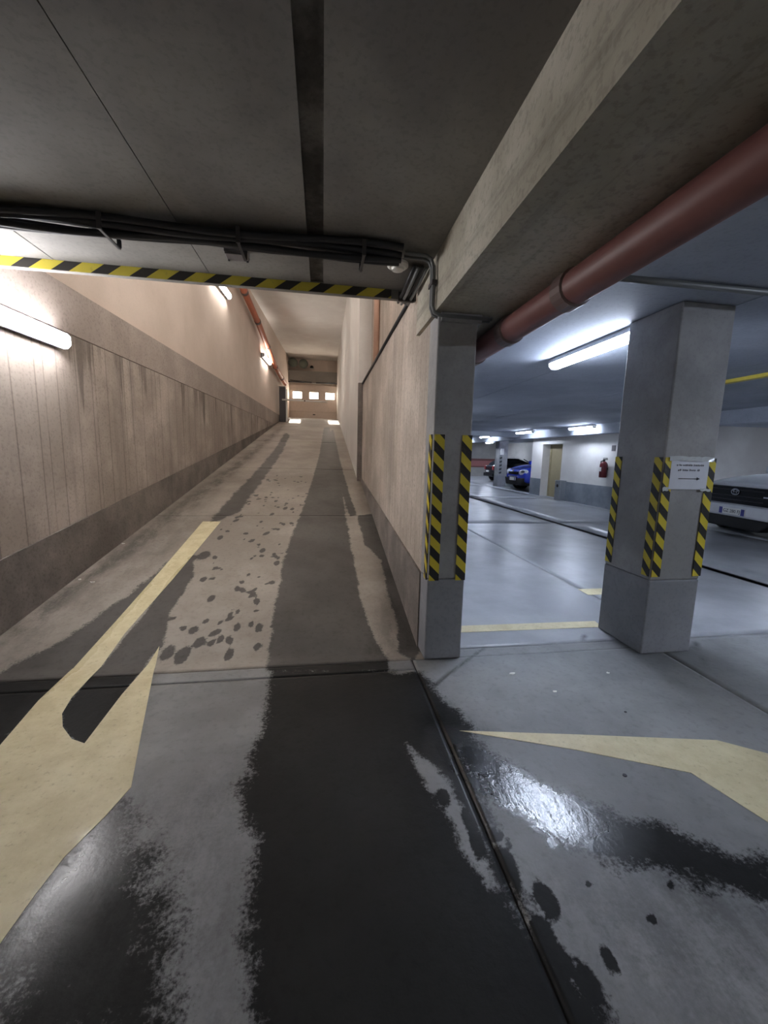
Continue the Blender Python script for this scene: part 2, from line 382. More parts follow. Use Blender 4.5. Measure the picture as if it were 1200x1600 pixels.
def stain_shade(Q):
    wet = np.zeros(len(Q)); damp_shade = np.zeros(len(Q))
    for poly, s in WET: wet = np.maximum(wet, np.clip(.5-sdist(Q, poly)/(2*s)+.02/s/2, 0, 1))
    for poly, s in DRY: wet = np.minimum(wet, np.clip(.5+sdist(Q, poly)/(2*s)+.12, 0, 1))
    for poly, s, l in DAMP_SHADE: damp_shade = np.maximum(damp_shade, l*np.clip(.5-sdist(Q, poly)/(2*s), 0, 1))
    for x, y, rx, ry, a in SPOT:
        m = np.abs(Q-np.array([x, y])).max(1) < 3*max(rx, ry)
        if not m.any(): continue
        q = Q[m]-np.array([x, y]); c, s = math.cos(a), math.sin(a)
        d = np.hypot((q[:, 0]*c+q[:, 1]*s)/rx, (-q[:, 0]*s+q[:, 1]*c)/ry)
        wet[m] = np.maximum(wet[m], np.clip(1.35-d*.75, 0, 1))
    for path, wd in CRACK:
        for a, b in zip(path[:-1], path[1:]):
            e = b-a; t = np.clip(((Q-a)@e)/(e@e), 0, 1); d = np.hypot(*(Q-a-t[:, None]*e).T)
            damp_shade = np.maximum(damp_shade, np.clip(1.6-d/wd, 0, 1))
    gl = np.zeros(len(Q))
    for poly, s in GLOSS: gl = np.maximum(gl, np.clip(.5-sdist(Q, poly)/(2*s), 0, 1))
    return wet, damp_shade, gl
def add_stain_shade(me, Q):
    wv, dv, gv = stain_shade(Q)
    for nm, a in (('wet', wv), ('damp_shade', dv), ('gloss', gv)):
        at = me.attributes.new(nm, 'FLOAT', 'POINT'); at.data.foreach_set('value', a.astype(np.float32))
def slab(x0, x1, y0, y1, step, mat, parent, zfun=lambda x, y: 0.0, drop=.02, map_=True):
    nx = max(1, int(round((x1-x0)/step))); ny = max(1, int(round((y1-y0)/step)))
    xs = np.linspace(x0, x1, nx+1); ys = np.linspace(y0, y1, ny+1)
    gx, gy = np.meshgrid(xs, ys); zz = np.array([zfun(0, y) for y in ys])[:, None].repeat(nx+1, 1)
    V = np.stack([gx.ravel(), gy.ravel(), zz.ravel()], 1); n0 = len(V)
    i = np.arange(ny)[:, None]*(nx+1)+np.arange(nx)[None]; i = i.ravel()
    F = np.stack([i, i+1, i+nx+2, i+nx+1], 1)
    loop = list(range(nx+1))+[(k+1)*(nx+1)+nx for k in range(ny)]+[ny*(nx+1)+k for k in range(nx-1, -1, -1)]+[k*(nx+1) for k in range(ny-1, 0, -1)]
    S = V[loop].copy(); S[:, 2] -= drop; m = len(loop)
    V = np.concatenate([V, S]); a = np.arange(m); b = (a+1) % m; lp = np.array(loop)
    F = np.concatenate([F, np.stack([lp[b], lp[a], n0+a, n0+b], 1)])
    me = bpy.data.meshes.new('slab'); me.vertices.add(len(V)); me.vertices.foreach_set('co', V.ravel())
    me.loops.add(F.size); me.loops.foreach_set('vertex_index', F.ravel().astype(np.int32))
    me.polygons.add(len(F)); me.polygons.foreach_set('loop_start', np.arange(0, F.size, 4, dtype=np.int32)); me.update(calc_edges=True)
    me.materials.append(mat)
    if map_: add_stain_shade(me, V[:, :2])
    o = bpy.data.objects.new('slab', me); COL.objects.link(o); o.parent = parent; return o

# ------------------------------------------------------------------ floor and ramp
floor = struct(MB().box(-3.2, 15.2, -5.2, 2.95, -.12, -.012).box(.78, 15.2, 2.95, 32.2, -.12, -.012).build('floor', M['joint']))
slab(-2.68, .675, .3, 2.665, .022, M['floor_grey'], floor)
slab(-2.68, .675, -5, .292, .4, M['floor_grey'], floor)
slab(-2.6, .675, 2.675, 2.805, .022, M['floor_grey'], floor)
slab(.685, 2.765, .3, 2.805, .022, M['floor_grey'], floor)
slab(.85, 2.765, 2.8052, 2.94, .022, M['floor_grey'], floor)
slab(.685, 2.765, -5, .292, .4, M['floor_grey'], floor)
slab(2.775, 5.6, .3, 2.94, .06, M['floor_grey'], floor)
slab(2.775, 5.6, -5, .292, .4, M['floor_grey'], floor)
slab(1.06, 3.09, 2.95, 8.9, .05, M['floor_bay'], floor)
slab(3.10, 5.6, 2.95, 8.9, .08, M['floor_bay'], floor)
for a, b in ((8.91, 14.9), (14.91, 20.9), (20.91, 26.9), (26.91, 32)):
    slab(1.06, 3.09, a, b, .5, M['floor_bay'], floor); slab(3.10, 5.6, a, b, .5, M['floor_bay'], floor)
for a, b in ((-5, 2.94), (2.95, 8.9), (8.91, 14.9), (14.91, 20.9), (20.91, 26.9), (26.91, 32)):
    slab(5.78, 9.0, a, b, .5, M['floor_bay'], floor); slab(9.01, 15, a, b, .5, M['floor_bay'], floor)
# drain
drain = struct(box('trim_1', 5.6, 5.78, -5, 32, -.06, -.03, M['black']), 'dark drain channel along the garage aisle')
for s in (5.605, 5.76): box('drain_edge', s, s+.015, -5, 32, -.03, -.004, M['dark_metal'], drain)
box('drain_grate', 5.63, 5.75, -5, 32, -.02, -.012, M['dark_metal'], drain)

ramp = struct(MB().prism_x([(2.8, -.12), (21.7, -.12), (21.7, zf(21)-.012), (19, zf(19)-.012), (2.95, -.012), (2.8, -.012)], -2.6, .9).build('ramp', M['joint']))
ys = [2.812, 6.08, 9.1, 12.6, 16.0, 19.0, 21.6]
for i in range(6):
    slab(-2.55 if i < 3 else -2.1, .84, ys[i]+.006, ys[i+1]-.006, (.03, .03, .045, .08, .1, .2)[i], M['ramp'], ramp, lambda x, y: zf(y))

# ------------------------------------------------------------------ road markings (paint film on the floor)
def marking(name, poly, label, cat='road marking'):
    poly = [tuple(p[:2]) for p in poly]
    bm = bmesh.new(); vs = [bm.verts.new((x, y, 0)) for x, y in poly]
    for tri in tessellate_polygon([[Vector((x, y, 0)) for x, y in poly]]): bm.faces.new([vs[i] for i in tri])
    xs = [p[0] for p in poly]; ysv = [p[1] for p in poly]
    for ax, lo, hi in ((0, min(xs), max(xs)), (1, min(ysv), max(ysv))):
        k = lo
        while k < hi:
            k += .05; no = (1, 0, 0) if ax == 0 else (0, 1, 0)
            bmesh.ops.bisect_plane(bm, geom=bm.verts[:]+bm.edges[:]+bm.faces[:], plane_co=(k if ax == 0 else 0, k if ax == 1 else 0, 0), plane_no=no)
    bmesh.ops.bisect_plane(bm, geom=bm.verts[:]+bm.edges[:]+bm.faces[:], plane_co=(0, RY0, 0), plane_no=(0, 1, 0))
    for v in bm.verts: v.co.z = zramp(v.co.y, v.co.x)+.0025
    ex = bmesh.ops.extrude_face_region(bm, geom=bm.faces[:])
    for e in ex['geom']:
        if isinstance(e, bmesh.types.BMVert): e.co.z -= .0022
    bmesh.ops.recalc_face_normals(bm, faces=bm.faces[:])
    me = bpy.data.meshes.new(name); bm.to_mesh(me); bm.free(); me.materials.append(M['paint'])
    co = np.zeros(len(me.vertices)*3); me.vertices.foreach_get('co', co); add_stain_shade(me, co.reshape(-1, 3)[:, :2])
    o = bpy.data.objects.new(name, me); COL.objects.link(o); return tag(o, label, cat)
arrow = [floor_pt(*p) for p in [(345,815),(317,815),(250,893),(180,972),(110,1048),(60,1095),(0,1165)]]
arrow += [(-1.80, 1.72), (-2.15, 1.10), (-1.02, 1.10)] + [floor_pt(*p) for p in [(0,1475),(52,1402),(100,1340),(165,1275),(205,1230),(222,1140),(240,1050),(249,1010),(190,1086),(132,1162),(112,1155),(98,1136),(97,1115),(112,1090),(140,1060),(195,990),(270,905)]]
marking('painted_arrow', arrow, 'cream painted arrow curving down from the ramp on the left')
marking('painted_arrow', [floor_pt(*p) for p in [(718,1142),(900,1148),(1120,1157),(1200,1178)]]+[(2.62, 1.50), (3.2, 1.1), (2.6, .72), (2.0, .9)]+[floor_pt(*p) for p in [(1200,1285),(1080,1208),(900,1172)]], 'cream painted arrow tip on the floor in front of the columns')
marking('painted_line', [(1.10, 3.37), (2.62, 3.35), (2.60, 3.215), (1.08, 3.235)], 'cream painted line between the two columns')
marking('painted_line', [(3.05, 4.25), (3.4, 4.25), (3.4, 4.05), (3.05, 4.05)], 'short white painted patch behind the near columns')

# ------------------------------------------------------------------ ramp walls
def lw_poly(y0, y1, zl, zh, d0, d1):               # prism hugging the left wall face between depths d0 (front) and d1 (back)
    a = [(XL(y0)+d0, y0), (XL(y1)+d0, y1), (XL(y1)-d1, y1), (XL(y0)-d1, y0)]
    z = lambda f, y: f(y) if callable(f) else f
    yy = [y0, y1, y1, y0]
    return [(p[0], p[1], z(zl, q)) for p, q in zip(a, yy)], [(p[0], p[1], z(zh, q)) for p, q in zip(a, yy)]
wl = struct(MB().hexa(*lw_poly(-5.2, 19.2, -.1, 3.09, -.05, .4)).build('wall_left', M['lwall_top']))
yb = [-5.0, -3.3, -1.6, 0, 1.2, 2.4, 3.3, 4.12, 4.88, 5.46, 6.3, 7.25, 8.3, 9.6, 11.1, 13, 15, 17, 19.1]
for a, b in zip(yb[:-1], yb[1:]):
    MB().hexa(*lw_poly(a+.004, b-.004, lambda y: zf(y)-.05, 2.64, 0, .06)).build('concrete_panel', M['lwall'], wl)
    MB().hexa(*lw_poly(a, b, 2.655, 3.1, -.012, .06)).build('concrete_cap', M['lwall_top'], wl)
# grey render band following the ramp
bl = struct(MB().hexa(*lw_poly(2.9, 19.0, lambda y: zf(y)-.05, lambda y: min(zf(y)+.58-.018*(y-2.9), 3.05), .018, .05)).build('baseboard_left', M['render_grey']))
MB().hexa(*lw_poly(-5, 2.9, -.01, .58, .018, .05)).build('render_band', M['render_grey'], bl)
# upper white wall
struct(MB().hexa(*lw_poly(-5.2, 22, 3.08, 6.5, -.07, .4)).build('wall_upper_left', M['pinkwhite']))
wr = struct(box('wall_right', .80, 1.05, 3.02, 8.25, -.1, 2.93, M['joint']))
yr = [3.0, 4.1, 5.3, 6.5, 7.4, 8.24]
for a, b in zip(yr[:-1], yr[1:]):
    x = .78
    MB().hexa([(.78, a+.003, -.05), (.80, a+.003, -.05), (.80, b-.003, -.05), (.78, b-.003, -.05)], [(.78, a+.003, 2.95), (.80, a+.003, 2.95), (.80, b-.003, 2.95), (.78, b-.003, 2.95)]).build('concrete_panel', M['rwall'], wr)
box('ledge', .775, .96, 3.5, 8.25, 2.95, 2.985, M['rwall'], wr)
MB().prism_x([(3.0, -.05), (8.2, zf(8.2)-.05), (8.2, zf(8.2)+.06), (6.0, zf(6)+.30), (3.0, zf(3)+.62)], .762, .785).build('baseboard_right', M['render_grey'])
struct(bpy.data.objects['baseboard_right'])
struct(box('wall_upper_right', .95, 1.3, 3.47, 8.25, 2.9, 6.5, M['rwall']))
struct(box('wall_ramp_right', .70, 1.05, 8.25, 22, -.1, 6.5, M['white']))
box('pilaster', .69, .84, 8.14, 8.26, 1.0, 2.95, M['render_grey'], bpy.data.objects['wall_ramp_right'])
struct(box('wall_end', -2.6, -1.70, 21.3, 21.7, 2.9, 6.5, M['pinkwhite']))
box('lintel', -1.70, .80, 21.27, 21.7, 4.93, 6.5, M['pinkwhite'], bpy.data.objects['wall_end'])
struct(box('ceiling_ramp', -3.2, 1.4, 3.47, 22, 6.2, 6.5, M['white']))
struct(box('wall_front', -3.2, 1.4, 3.30, 3.47, 3.05, 6.5, M['white']))
# low ceiling over the drive, cast in strips
ce = struct(box('ceiling', -3.2, 1.0, -5.2, 3.45, 2.93, 3.15, M['joint']))
for a, b, z, mt in ((-2.75, -1.93, 2.89, 'ceil'), (-1.922, -.862, 2.89, 'ceil'), (-.857, -.10, 2.89, 'ceil'), (-.10, 0.0, 2.905, 'ceil_strip'), (0.0, .76, 2.89, 'ceil')):
    box('ceiling_panel', a, b, -5.0, 3.465, z, 2.95, M[mt], ce)
tp = box('hazard_tape', -1.55, 1.55, -.034, .034, 0, .003, M['tape_edge'], ce)
tp.rotation_euler = (R(90), 0, 0); tp.location = (-1.0, 3.452, 2.858)
box('edge_lip', -2.6, .76, 3.453, 3.50, 2.822, 2.93, M['ceil'], ce)

# ------------------------------------------------------------------ garage shell
struct(box('beam', .75, 1.28, -5, 3.36, 2.52, 3.15, M['beam']), 'long concrete beam running over the first column')
struct(box('wall_garage_left', 1.05, 1.15, 8.2, 32, -.1, 2.8, M['farwall']))
MB().box(1.05, 1.15, 3.36, 8.2, -.1, 2.95).build('wall_core', M['column'], bpy.data.objects['wall_garage_left'])
gc = struct(box('ceiling_garage', 1.0, 15.2, -5.2, 32.2, 2.74, 3.0, M['joint']))
gx = [1.28, 3.0, 5.0, 7.0, 9.0, 11, 13, 15.2]
for a, b in zip(gx[:-1], gx[1:]): box('ceiling_plank', a+.005, b-.005, -5, 32, 2.70, 2.78, M['gceil'], gc)
struct(box('trim_2', 8.75, 9.15, 5.2, 32, 2.40, 2.72, M['gceil']), 'deep concrete beam above the parking bays')
struct(box('trim_3', 1.3, 8.75, 17.2, 17.6, 2.50, 2.72, M['gceil']), 'concrete beam crossing the far ceiling')
struct(box('wall_back', 1.0, 15.2, 31.6, 32.2, -.1, 2.8, M['farwall']))
wb = bpy.data.objects['wall_back']
box('painted_band', 1.3, 15, 31.58, 31.6, .85, 1.28, M['band'], wb); box('painted_band', 1.3, 15, 31.575, 31.6, 1.28, 1.45, M['band2'], wb); box('painted_band', 1.3, 15, 31.575, 31.6, .74, .85, M['band2'], wb)
struct(box('wall_side', 14.4, 15.2, -5.2, 32, -.1, 2.8, M['farwall']))
struct(box('wall_behind', -3.2, 15.2, -5.5, -5.1, -.1, 3.1, M['farwall']))
# white plastered room between the bays, with a recessed door
rm = struct(MB().box(9.1, 14.4, 11.0, 14.35, -.05, 2.72).box(9.1, 14.4, 15.75, 16.6, -.05, 2.72).box(9.6, 14.4, 14.35, 15.75, -.05, 2.72).box(9.1, 9.7, 14.35, 15.75, 2.15, 2.72).build('wall_room', M['white']))
MB().box(9.085, 9.1, 11.1, 14.35, 0, .72).box(9.085, 9.1, 15.75, 16.6, 0, .72).build('dado', M['dado'], rm)
struct(box('pilaster', 8.98, 9.3, 10.75, 11.25, 0, 2.42, M['column']), 'grey corner pilaster of the white room')
dr = struct(box('door_2', 9.45, 9.5, 14.36, 15.74, 0, 2.14, M['wooddoor']), 'ochre door recessed in the white wall')
MB().box(9.43, 9.46, 14.36, 14.46, 0, 2.14).box(9.43, 9.46, 15.64, 15.74, 0, 2.14).build('door_frame', M['wooddoor'], dr)

# ------------------------------------------------------------------ columns
def tape_strip(name, parent, p, length, width, face, mat):
    """strip standing upright at p (bottom centre) on a face: 'front' looks to -y, 'left' looks to -x"""
    o = box(name, 0, length, -width/2, width/2, 0, .004, mat, parent)
    if face == 'front': M3 = Matrix(((0, 1, 0), (0, 0, -1), (1, 0, 0)))
    else: M3 = Matrix(((0, 0, -1), (0, -1, 0), (1, 0, 0)))
    if face == 'front': M3 = Matrix(((0, 1, 0), (0, 0, -1), (-1, 0, 0)))
    if face == 'left': M3 = Matrix(((0, 0, -1), (0, -1, 0), (-1, 0, 0)))
    o.matrix_local = Matrix.Translation((p[0], p[1], p[2]+length)) @ M3.to_4x4(); return o
def column(label, x0, x1, y0, y1, zt, zpaint):
    c = thing('column', label, 'column', ((x0+x1)/2, (y0+y1)/2, 0)); hx, hy = (x1-x0)/2, (y1-y0)/2
    box('shaft', -hx, hx, -hy, hy, zpaint, zt, M['column'], c, bevel=.012)
    box('painted_foot', -hx-.002, hx+.002, -hy-.002, hy+.002, .0, zpaint, M['column_base'], c, bevel=.012); return c, hx, hy
c1, hx, hy = column('slim grey concrete column at the end of the ramp wall', .775, 1.06, 2.80, 3.02, 2.52, .64)
for x in (-hx+.045, hx-.035): tape_strip('hazard_tape', c1, (x, -hy-.004, .63), 1.075, .075, 'front', M['tape'])
tape_strip('hazard_tape', c1, (-hx-.004, -hy+.05, .63), 1.075, .07, 'left', M['tape'])
box('bearing_block', -hx+.02, hx+.02, -hy-.02, hy, 2.46, 2.52, M['column'], c1)
c2, hx, hy = column('thick square grey column with a paper notice', 2.55, 3.0, 2.70, 3.21, 2.70, .62)
for x in (-hx+.045, hx-.035): tape_strip('hazard_tape', c2, (x, -hy-.004, .65), .935, .075, 'front', M['tape'])
for y in (-hy+.042, hy-.045): tape_strip('hazard_tape', c2, (-hx-.004, y, .65), .935, .075, 'left', M['tape'])
c3, hx, hy = column('distant grey column with a small sign between the dark and blue cars', 9.45, 9.95, 20.75, 21.25, 2.70, .6)
tape_strip('hazard_tape', c3, (-.13, -hy-.004, .70), 1.0, .14, 'front', M['tape_far'])
sg = tag(box('wall_sign', 9.52, 9.72, 20.73, 20.746, 1.72, 2.05, M['plate']), 'small white square sign on the distant column', 'sign')

# notice on the thick column
nt = thing('paper_notice', 'white paper notice with an arrow taped to the thick column', 'notice', (2.775, 2.694, 1.46))
box('sheet', -.165, .165, -.004, -.001, -.115, .115, M['paper'], nt)
mb = MB()
for r, z in enumerate((.062, .024)):
    x = -.115 if r == 0 else -.10
    while x < (.12 if r == 0 else .09):
        wd = random.uniform(.006, .014); h = random.uniform(.010, .016)
        mb.box(x, x+wd*.35, -.006, -.004, z, z+h).box(x, x+wd, -.006, -.004, z+h*.4, z+h*.4+.003); x += wd+random.choice((.004, .004, .012))
mb.build('handwriting', M['ink'], nt)['kind'] = 'stuff'
MB().box(-.09, .075, -.006, -.004, -.036, -.031).hexa([(.07, -.006, -.045), (.07, -.006, -.022), (.098, -.006, -.0335)], [(.07, -.004, -.045), (.07, -.004, -.022), (.098, -.004, -.0335)]).build('arrow', M['ink'], nt)
for x0, x1, z0, z1, n in ((-.19, .20, .10, .135, 14), (.11, .20, -.128, -.108, 4), (-.22, -.17, -.13, -.10, 3)):
    mb = MB(); xs = np.linspace(x0, x1, n+1)
    v = []; f = []
    for i, x in enumerate(xs):
        j = random.uniform(-.004, .004)
        v += [(x, -.007-random.uniform(0, .010), z0+j), (x, -.006-random.uniform(0, .008), (z0+z1)/2), (x, -.006-random.uniform(0, .006), z1+j)]
    for i in range(n): f += [(3*i, 3*i+3, 3*i+4, 3*i+1), (3*i+1, 3*i+4, 3*i+5, 3*i+2)]
    mb.add(v, f).build('clear_tape', M['film'], nt)

# ------------------------------------------------------------------ lamps
def lamp(label, loc, length, face, mat='lamp', group='fluorescent batten lamps', rz=0):
    """batten along local y; 'down' hangs from a ceiling, 'right' sits on the left wall"""
    t = thing('batten_lamp', label, 'lamp', loc, rz, group); L = length/2
    prof_h = [(-.065, .0), (.065, .0), (.072, -.05), (-.072, -.05)]
    prof_d = [(-.072, -.05), (.072, -.05), (.066, -.085), (.035, -.112), (-.035, -.112), (-.066, -.085)]
    if face == 'right':                             # rotate profile so that -z becomes +x
        rot = lambda p: (-p[1], p[0]); prof_h = [rot(p) for p in prof_h]; prof_d = [rot(p) for p in prof_d]
    if face == 'left':
        rot = lambda p: (p[1], p[0]); prof_h = [rot(p) for p in prof_h]; prof_d = [rot(p) for p in prof_d]
    MB().prism_y(prof_h, -L, L).build('housing', M['housing'], t)
    d = MB().prism_y(prof_d, -L+.03, L-.03).build('diffuser', M[mat], t, bevel=.012)
    for s in (-1, 1):
        MB().prism_y([(a*1.03, b*1.03) for a, b in prof_d], s*(L-.03)-.004+s*.012, s*(L-.03)+.004+s*.012).build('end_cap', M['housing'], t)
    return t
lamp('bright lamp on the near left ramp wall', (XL(3.72)+.012, 3.72, 2.53), 1.25, 'right', 'lamp_near', rz=-R(2.86))
lamp('first small lamp high on the upper left ramp wall', (XL(9.7)-.06, 9.7, 5.1), 1.25, 'right', rz=-R(2.86))
lamp('second small lamp high on the left ramp wall nearer the door', (XL(14.85)-.06, 14.85, 4.72), 1.25, 'right', rz=-R(2.86))
lamp('large bluish lamp on the ceiling behind the thick column', (2.67, 3.86, 2.70), 1.35, 'down', 'lamp_cool')
lamp('far ceiling lamp above the white room wall and fire extinguisher', (8.55, 12.5, 2.68), 1.3, 'down', 'lamp_far')
lamp('far ceiling lamp in front of the ochre door', (8.2, 15.7, 2.68), 1.3, 'down', 'lamp_far')
lamp('far ceiling lamp in front of the blue car', (8.35, 20.1, 2.68), 1.3, 'down', 'lamp_far')
lamp('farthest ceiling lamp beside the slim column', (8.4, 23.6, 2.68), 1.3, 'down', 'lamp_far')
lamp('far ceiling lamp deep over the dark car', (9.9, 26.5, 2.68), 1.3, 'down', 'lamp_cool')
lamp('added unseen ceiling lamp out in the aisle on the right', (5.2, .7, 2.70), 1.3, 'down', 'lamp_cool')  # unseen, put in to light the thick column and the silver car
lamp('added ceiling lamp hidden behind the slim column', (2.4, 9.4, 2.70), 1.3, 'down', 'lamp_cool')  # invented source tucked out of sight, brightens the garage
lamp('ceiling lamp over the parked silver car', (11.5, 7.5, 2.70), 1.3, 'down', 'lamp_cool')
lamp('added lamp hidden on the upper right ramp wall above the ledge', (.95, 4.7, 4.5), 1.25, 'left')  # added out of sight to throw light on the left wall
lamp('second added lamp hidden on the upper right ramp wall', (.95, 6.25, 5.2), 1.1, 'left')  # another unseen addition, for more light on the left wall
lamp('ceiling lamp behind the viewer, over the drive', (-.9, -2.4, 2.886), 1.3, 'down', 'lamp_dim')
lamp('ceiling lamp behind the viewer, out in the aisle', (5.4, -3.0, 2.70), 1.3, 'down', 'lamp_dim')
lamp('added ceiling lamp hidden over the farthest bay', (12.0, 28.0, 2.70), 1.3, 'down', 'lamp_cool')  # put in behind the deep beam to brighten the far bays
lamp('added ceiling lamp hidden over the bay of the blue car', (11.5, 18.5, 2.70), 1.3, 'down', 'lamp_cool')  # unseen addition that lights the wall behind the blue car

# ------------------------------------------------------------------ pipes, cables, ceiling fittings
def pipe(name, label, pts, r, mat, collars, cat='pipe', n=20):
    t = thing(name, label, cat, pts[0]); o = Vector(pts[0]); pts = [Vector(p)-o for p in pts]
    MB().tube(pts, r, n).build('pipe_run', mat, t, smooth=True)
    for k in collars:
        tot = sum((b-a).length for a, b in zip(pts[:-1], pts[1:])); s = k*tot
        for a, b in zip(pts[:-1], pts[1:]):
            l = (b-a).length
            if s <= l:
                d = (b-a)/l; p = a+d*s; MB().tube([p-d*.05, p-d*.045, p+d*.045, p+d*.05], [r, r*1.14, r*1.14, r], n).build('collar', M['collar'], t, smooth=False); break
            s -= l
    return t
pipe('drain_pipe', 'large rust-red pipe running beside the concrete beam', [(1.27, -4.8, 2.42), (1.27, 3.55, 2.42), (1.27, 8, 2.42)], .085, M['redpipe'], (.45, .535, .59, .64))
lpx = lambda x, y: onpl(x, y, (1, -.05, 0), -2.56)
a, b = lpx(375, 440), lpx(447, 602)
pts = [lpx(375, 440), lpx(405, 508), lpx(430, 573), lpx(446, 600)]
d0 = pts[0]-pts[1]; pts = [pts[0]+d0*1.2]+pts
pipe('service_pipe', 'orange-brown pipe along the top of the left ramp wall', [tuple(p) for p in pts], .085, M['redpipe2'], (.3, .45, .6, .75, .9))
p = onx(592, 470, .93)
pipe('downpipe', 'vertical brown pipe high on the right ramp wall', [(.90, p[1], 6.1), (.90, p[1], 2.99)], .05, M['tanpipe'], (.5,))
cb = thing('cable_bundle', 'bundle of dark cables along the ceiling before the ramp', 'cable', (-2.5, 2.79, 2.855))
for k, (dy, dz) in enumerate(((-.08, .0), (-.035, -.012), (.01, .002), (.055, -.014), (-.01, -.04), (.09, .0))):
    pts = []
    for i in range(19):
        x = i/18*(3.0); sag = -.012*math.sin(x*4+k)-.006
        pts.append((x, dy+.012*math.sin(x*1.7+k*1.3), dz+sag))
    MB().tube(pts, .021, 8).build('cable', M['cable'], cb, smooth=True)
for x in (.35, 1.25, 2.0, 2.75): MB().box(x-.008, x+.008, -.11, .12, -.082, -.074).box(x-.012, x+.012, .113, .12, -.074, .01).box(x-.012, x+.012, -.12, -.11, -.082, .01).build('bracket', M['dark_metal'], cb)
jb = thing('junction_box', 'small grey junction box under the ceiling cables', 'box', (-.57, 3.0, 2.89))
box('body', -.075, .075, -.05, .06, -.05, 0, M['box_grey'], jb, bevel=.006)
box('lid', -.07, .07, -.045, .055, -.06, -.05, M['box_grey'], jb, bevel=.004)
for x in (-.06, .06): MB().lathe([(.007, -.066), (.007, -.058)], (x, .045, 0), 8).build('screw', M['cable'], jb)
sm = thing('smoke_detector', 'round white detector on the ceiling next to the beam', 'detector', (.52, 3.0, 2.89))
MB().lathe([(.075, 0), (.075, -.018), (.06, -.03)], n=28).build('base', M['plastic_white'], sm)
MB().lathe([(.045, -.03), (.04, -.045), (.01, -.05)], n=24).build('sensor_head', M['plastic_white'], sm)
cf = thing('conduit', 'grey conduits bending down the beam face to its underside', 'conduit', (.73, 2.8, 2.88))
for k, y in enumerate((-.02, .025)):
    MB().tube([(-.20, y, -.02), (-.06, y, -.022), (-.025, y, -.04), (-.008, y, -.08), (-.004, y, -.2), (-.004, y, -.33), (.01, y, -.37), (.05, y, -.385), (.25, y, -.385), (.42, y, -.385)], .013, 8).build('conduit_run', M['conduit'], cf, smooth=True)
box('clip', -.02, .015, -.05, .055, -.2, -.175, M['dark_metal'], cf)
cg = thing('conduit', 'short bundle of conduits along the ceiling corner over the ramp wall', 'conduit', (.68, 2.95, 2.86))
for k in range(4):
    MB().tube([(-.05+.028*k, 0.0, .0-.012*(k % 2)), (-.05+.028*k, .30, -.02-.012*(k % 2)), (-.05+.028*k, .62, -.02-.012*(k % 2))], .013, 8).build('conduit_run', M['conduit' if k % 2 else 'cable'], cg, smooth=True)
box('clip', -.07, .06, .5, .53, -.05, .02, M['dark_metal'], cg)
tag(MB().tube([(.765, 3.4, 2.93), (.765, 8.1, 2.93)], .018, 8).build('cable', M['cable'], smooth=True), 'dark cable along the top edge of the right ramp wall', 'cable')
tag(MB().tube([(1.29, 2.42, 2.675), (2.2, 2.42, 2.675), (5.5, 2.40, 2.675)], .022, 8).build('cable', M['conduit'], smooth=True), 'grey conduit crossing the garage ceiling before the thick column', 'conduit')
tag(box('yellow_strip', 5.53, 5.63, -4, 6.2, 2.655, 2.699, M['yellowpipe']), 'long yellow strip along the garage ceiling right of the thick column', 'strip')

# ------------------------------------------------------------------ door, barrier and fittings at the top of the ramp
DY = 21.25; ZB = zf(20)
dp = struct(bpy.data.objects.new('door_1', None)); COL.objects.link(dp); dp['label'] = 'beige sectional garage door with three bright windows'; dp.location = (-.45, DY, ZB)
hh = (4.98-ZB)/4
for i in range(4):
    z0, z1 = (0, .52, 1.04, 1.58, 1.85)[i:i+2]
    if i != 2: box('door_section', -1.24, 1.24, -.02, .02, z0, z1, M['door'], dp, bevel=.014); continue
    wx = [-.83, -.01, .80]; wz0, wz1 = z0+.10, z1-.09
    mb = MB().box(-1.24, 1.24, -.02, .02, z0, wz0).box(-1.24, 1.24, -.02, .02, wz1, z1); e = [-1.24]+[q for c in wx for q in (c-.24, c+.24)]+[1.24]
    for k in range(0, 8, 2): mb.box(e[k], e[k+1], -.02, .02, wz0, wz1)
    sc = mb.build('door_section', M['door'], dp)
    for c in wx:
        MB().box(c-.245, c+.245, -.03, -.02, wz0-.02, wz0+.02).box(c-.245, c+.245, -.03, -.02, wz1-.02, wz1+.02).box(c-.26, c-.22, -.03, -.02, wz0, wz1).box(c+.22, c+.26, -.03, -.02, wz0, wz1).build('window_frame', M['door'], sc)
        box('pane', c-.24, c+.24, -.004, .004, wz0, wz1, M['pane' if c != -.01 else 'pane_sunblock'], sc)
for s in (-1, 1): box('guide_rail', s*1.27-.035, s*1.27+.035, -.08, .02, 0, 4*hh+.1, M['dark_metal'], dp)
box('door_handle', -.06, .06, -.05, -.02, .35, .40, M['dark_metal'], dp)
hb = struct(box('trim_4', -1.75, .74, 20.95, 21.24, 5.06, 5.58, M['header']), 'grey door header panel')
box('shaft', -1.72, .72, 20.92, 20.98, 5.0, 5.06, M['dark_metal'], hb); box('motor', -.55, -.35, 20.86, 20.96, 4.98, 5.4, M['header'], hb)
MB().tube([(-1.6, 20.9, 5.10), (-.8, 20.9, 5.04), (-.4, 20.9, 5.0), (.0, 20.9, 5.04), (.6, 20.9, 5.06)], .02, 8).build('cable', M['cable'], hb)
def disc(label, x, y, z):
    t = thing('convex_mirror', label, 'mirror', (x, y, z))
    MB().lathe([(.225, .03), (.235, 0), (.21, -.03)], n=28, axis='y').build('rim', M['header'], t)
    MB().lathe([(.21, -.03), (.16, -.05), (.08, -.062), (.01, -.065)], n=28, axis='y').build('mirror_face', M['mirror'], t, smooth=True)
    MB().tube([(0, .03, 0), (0, .25, -.05), (0, .41, -.10)], .02, 8).build('bracket', M['dark_metal'], t)
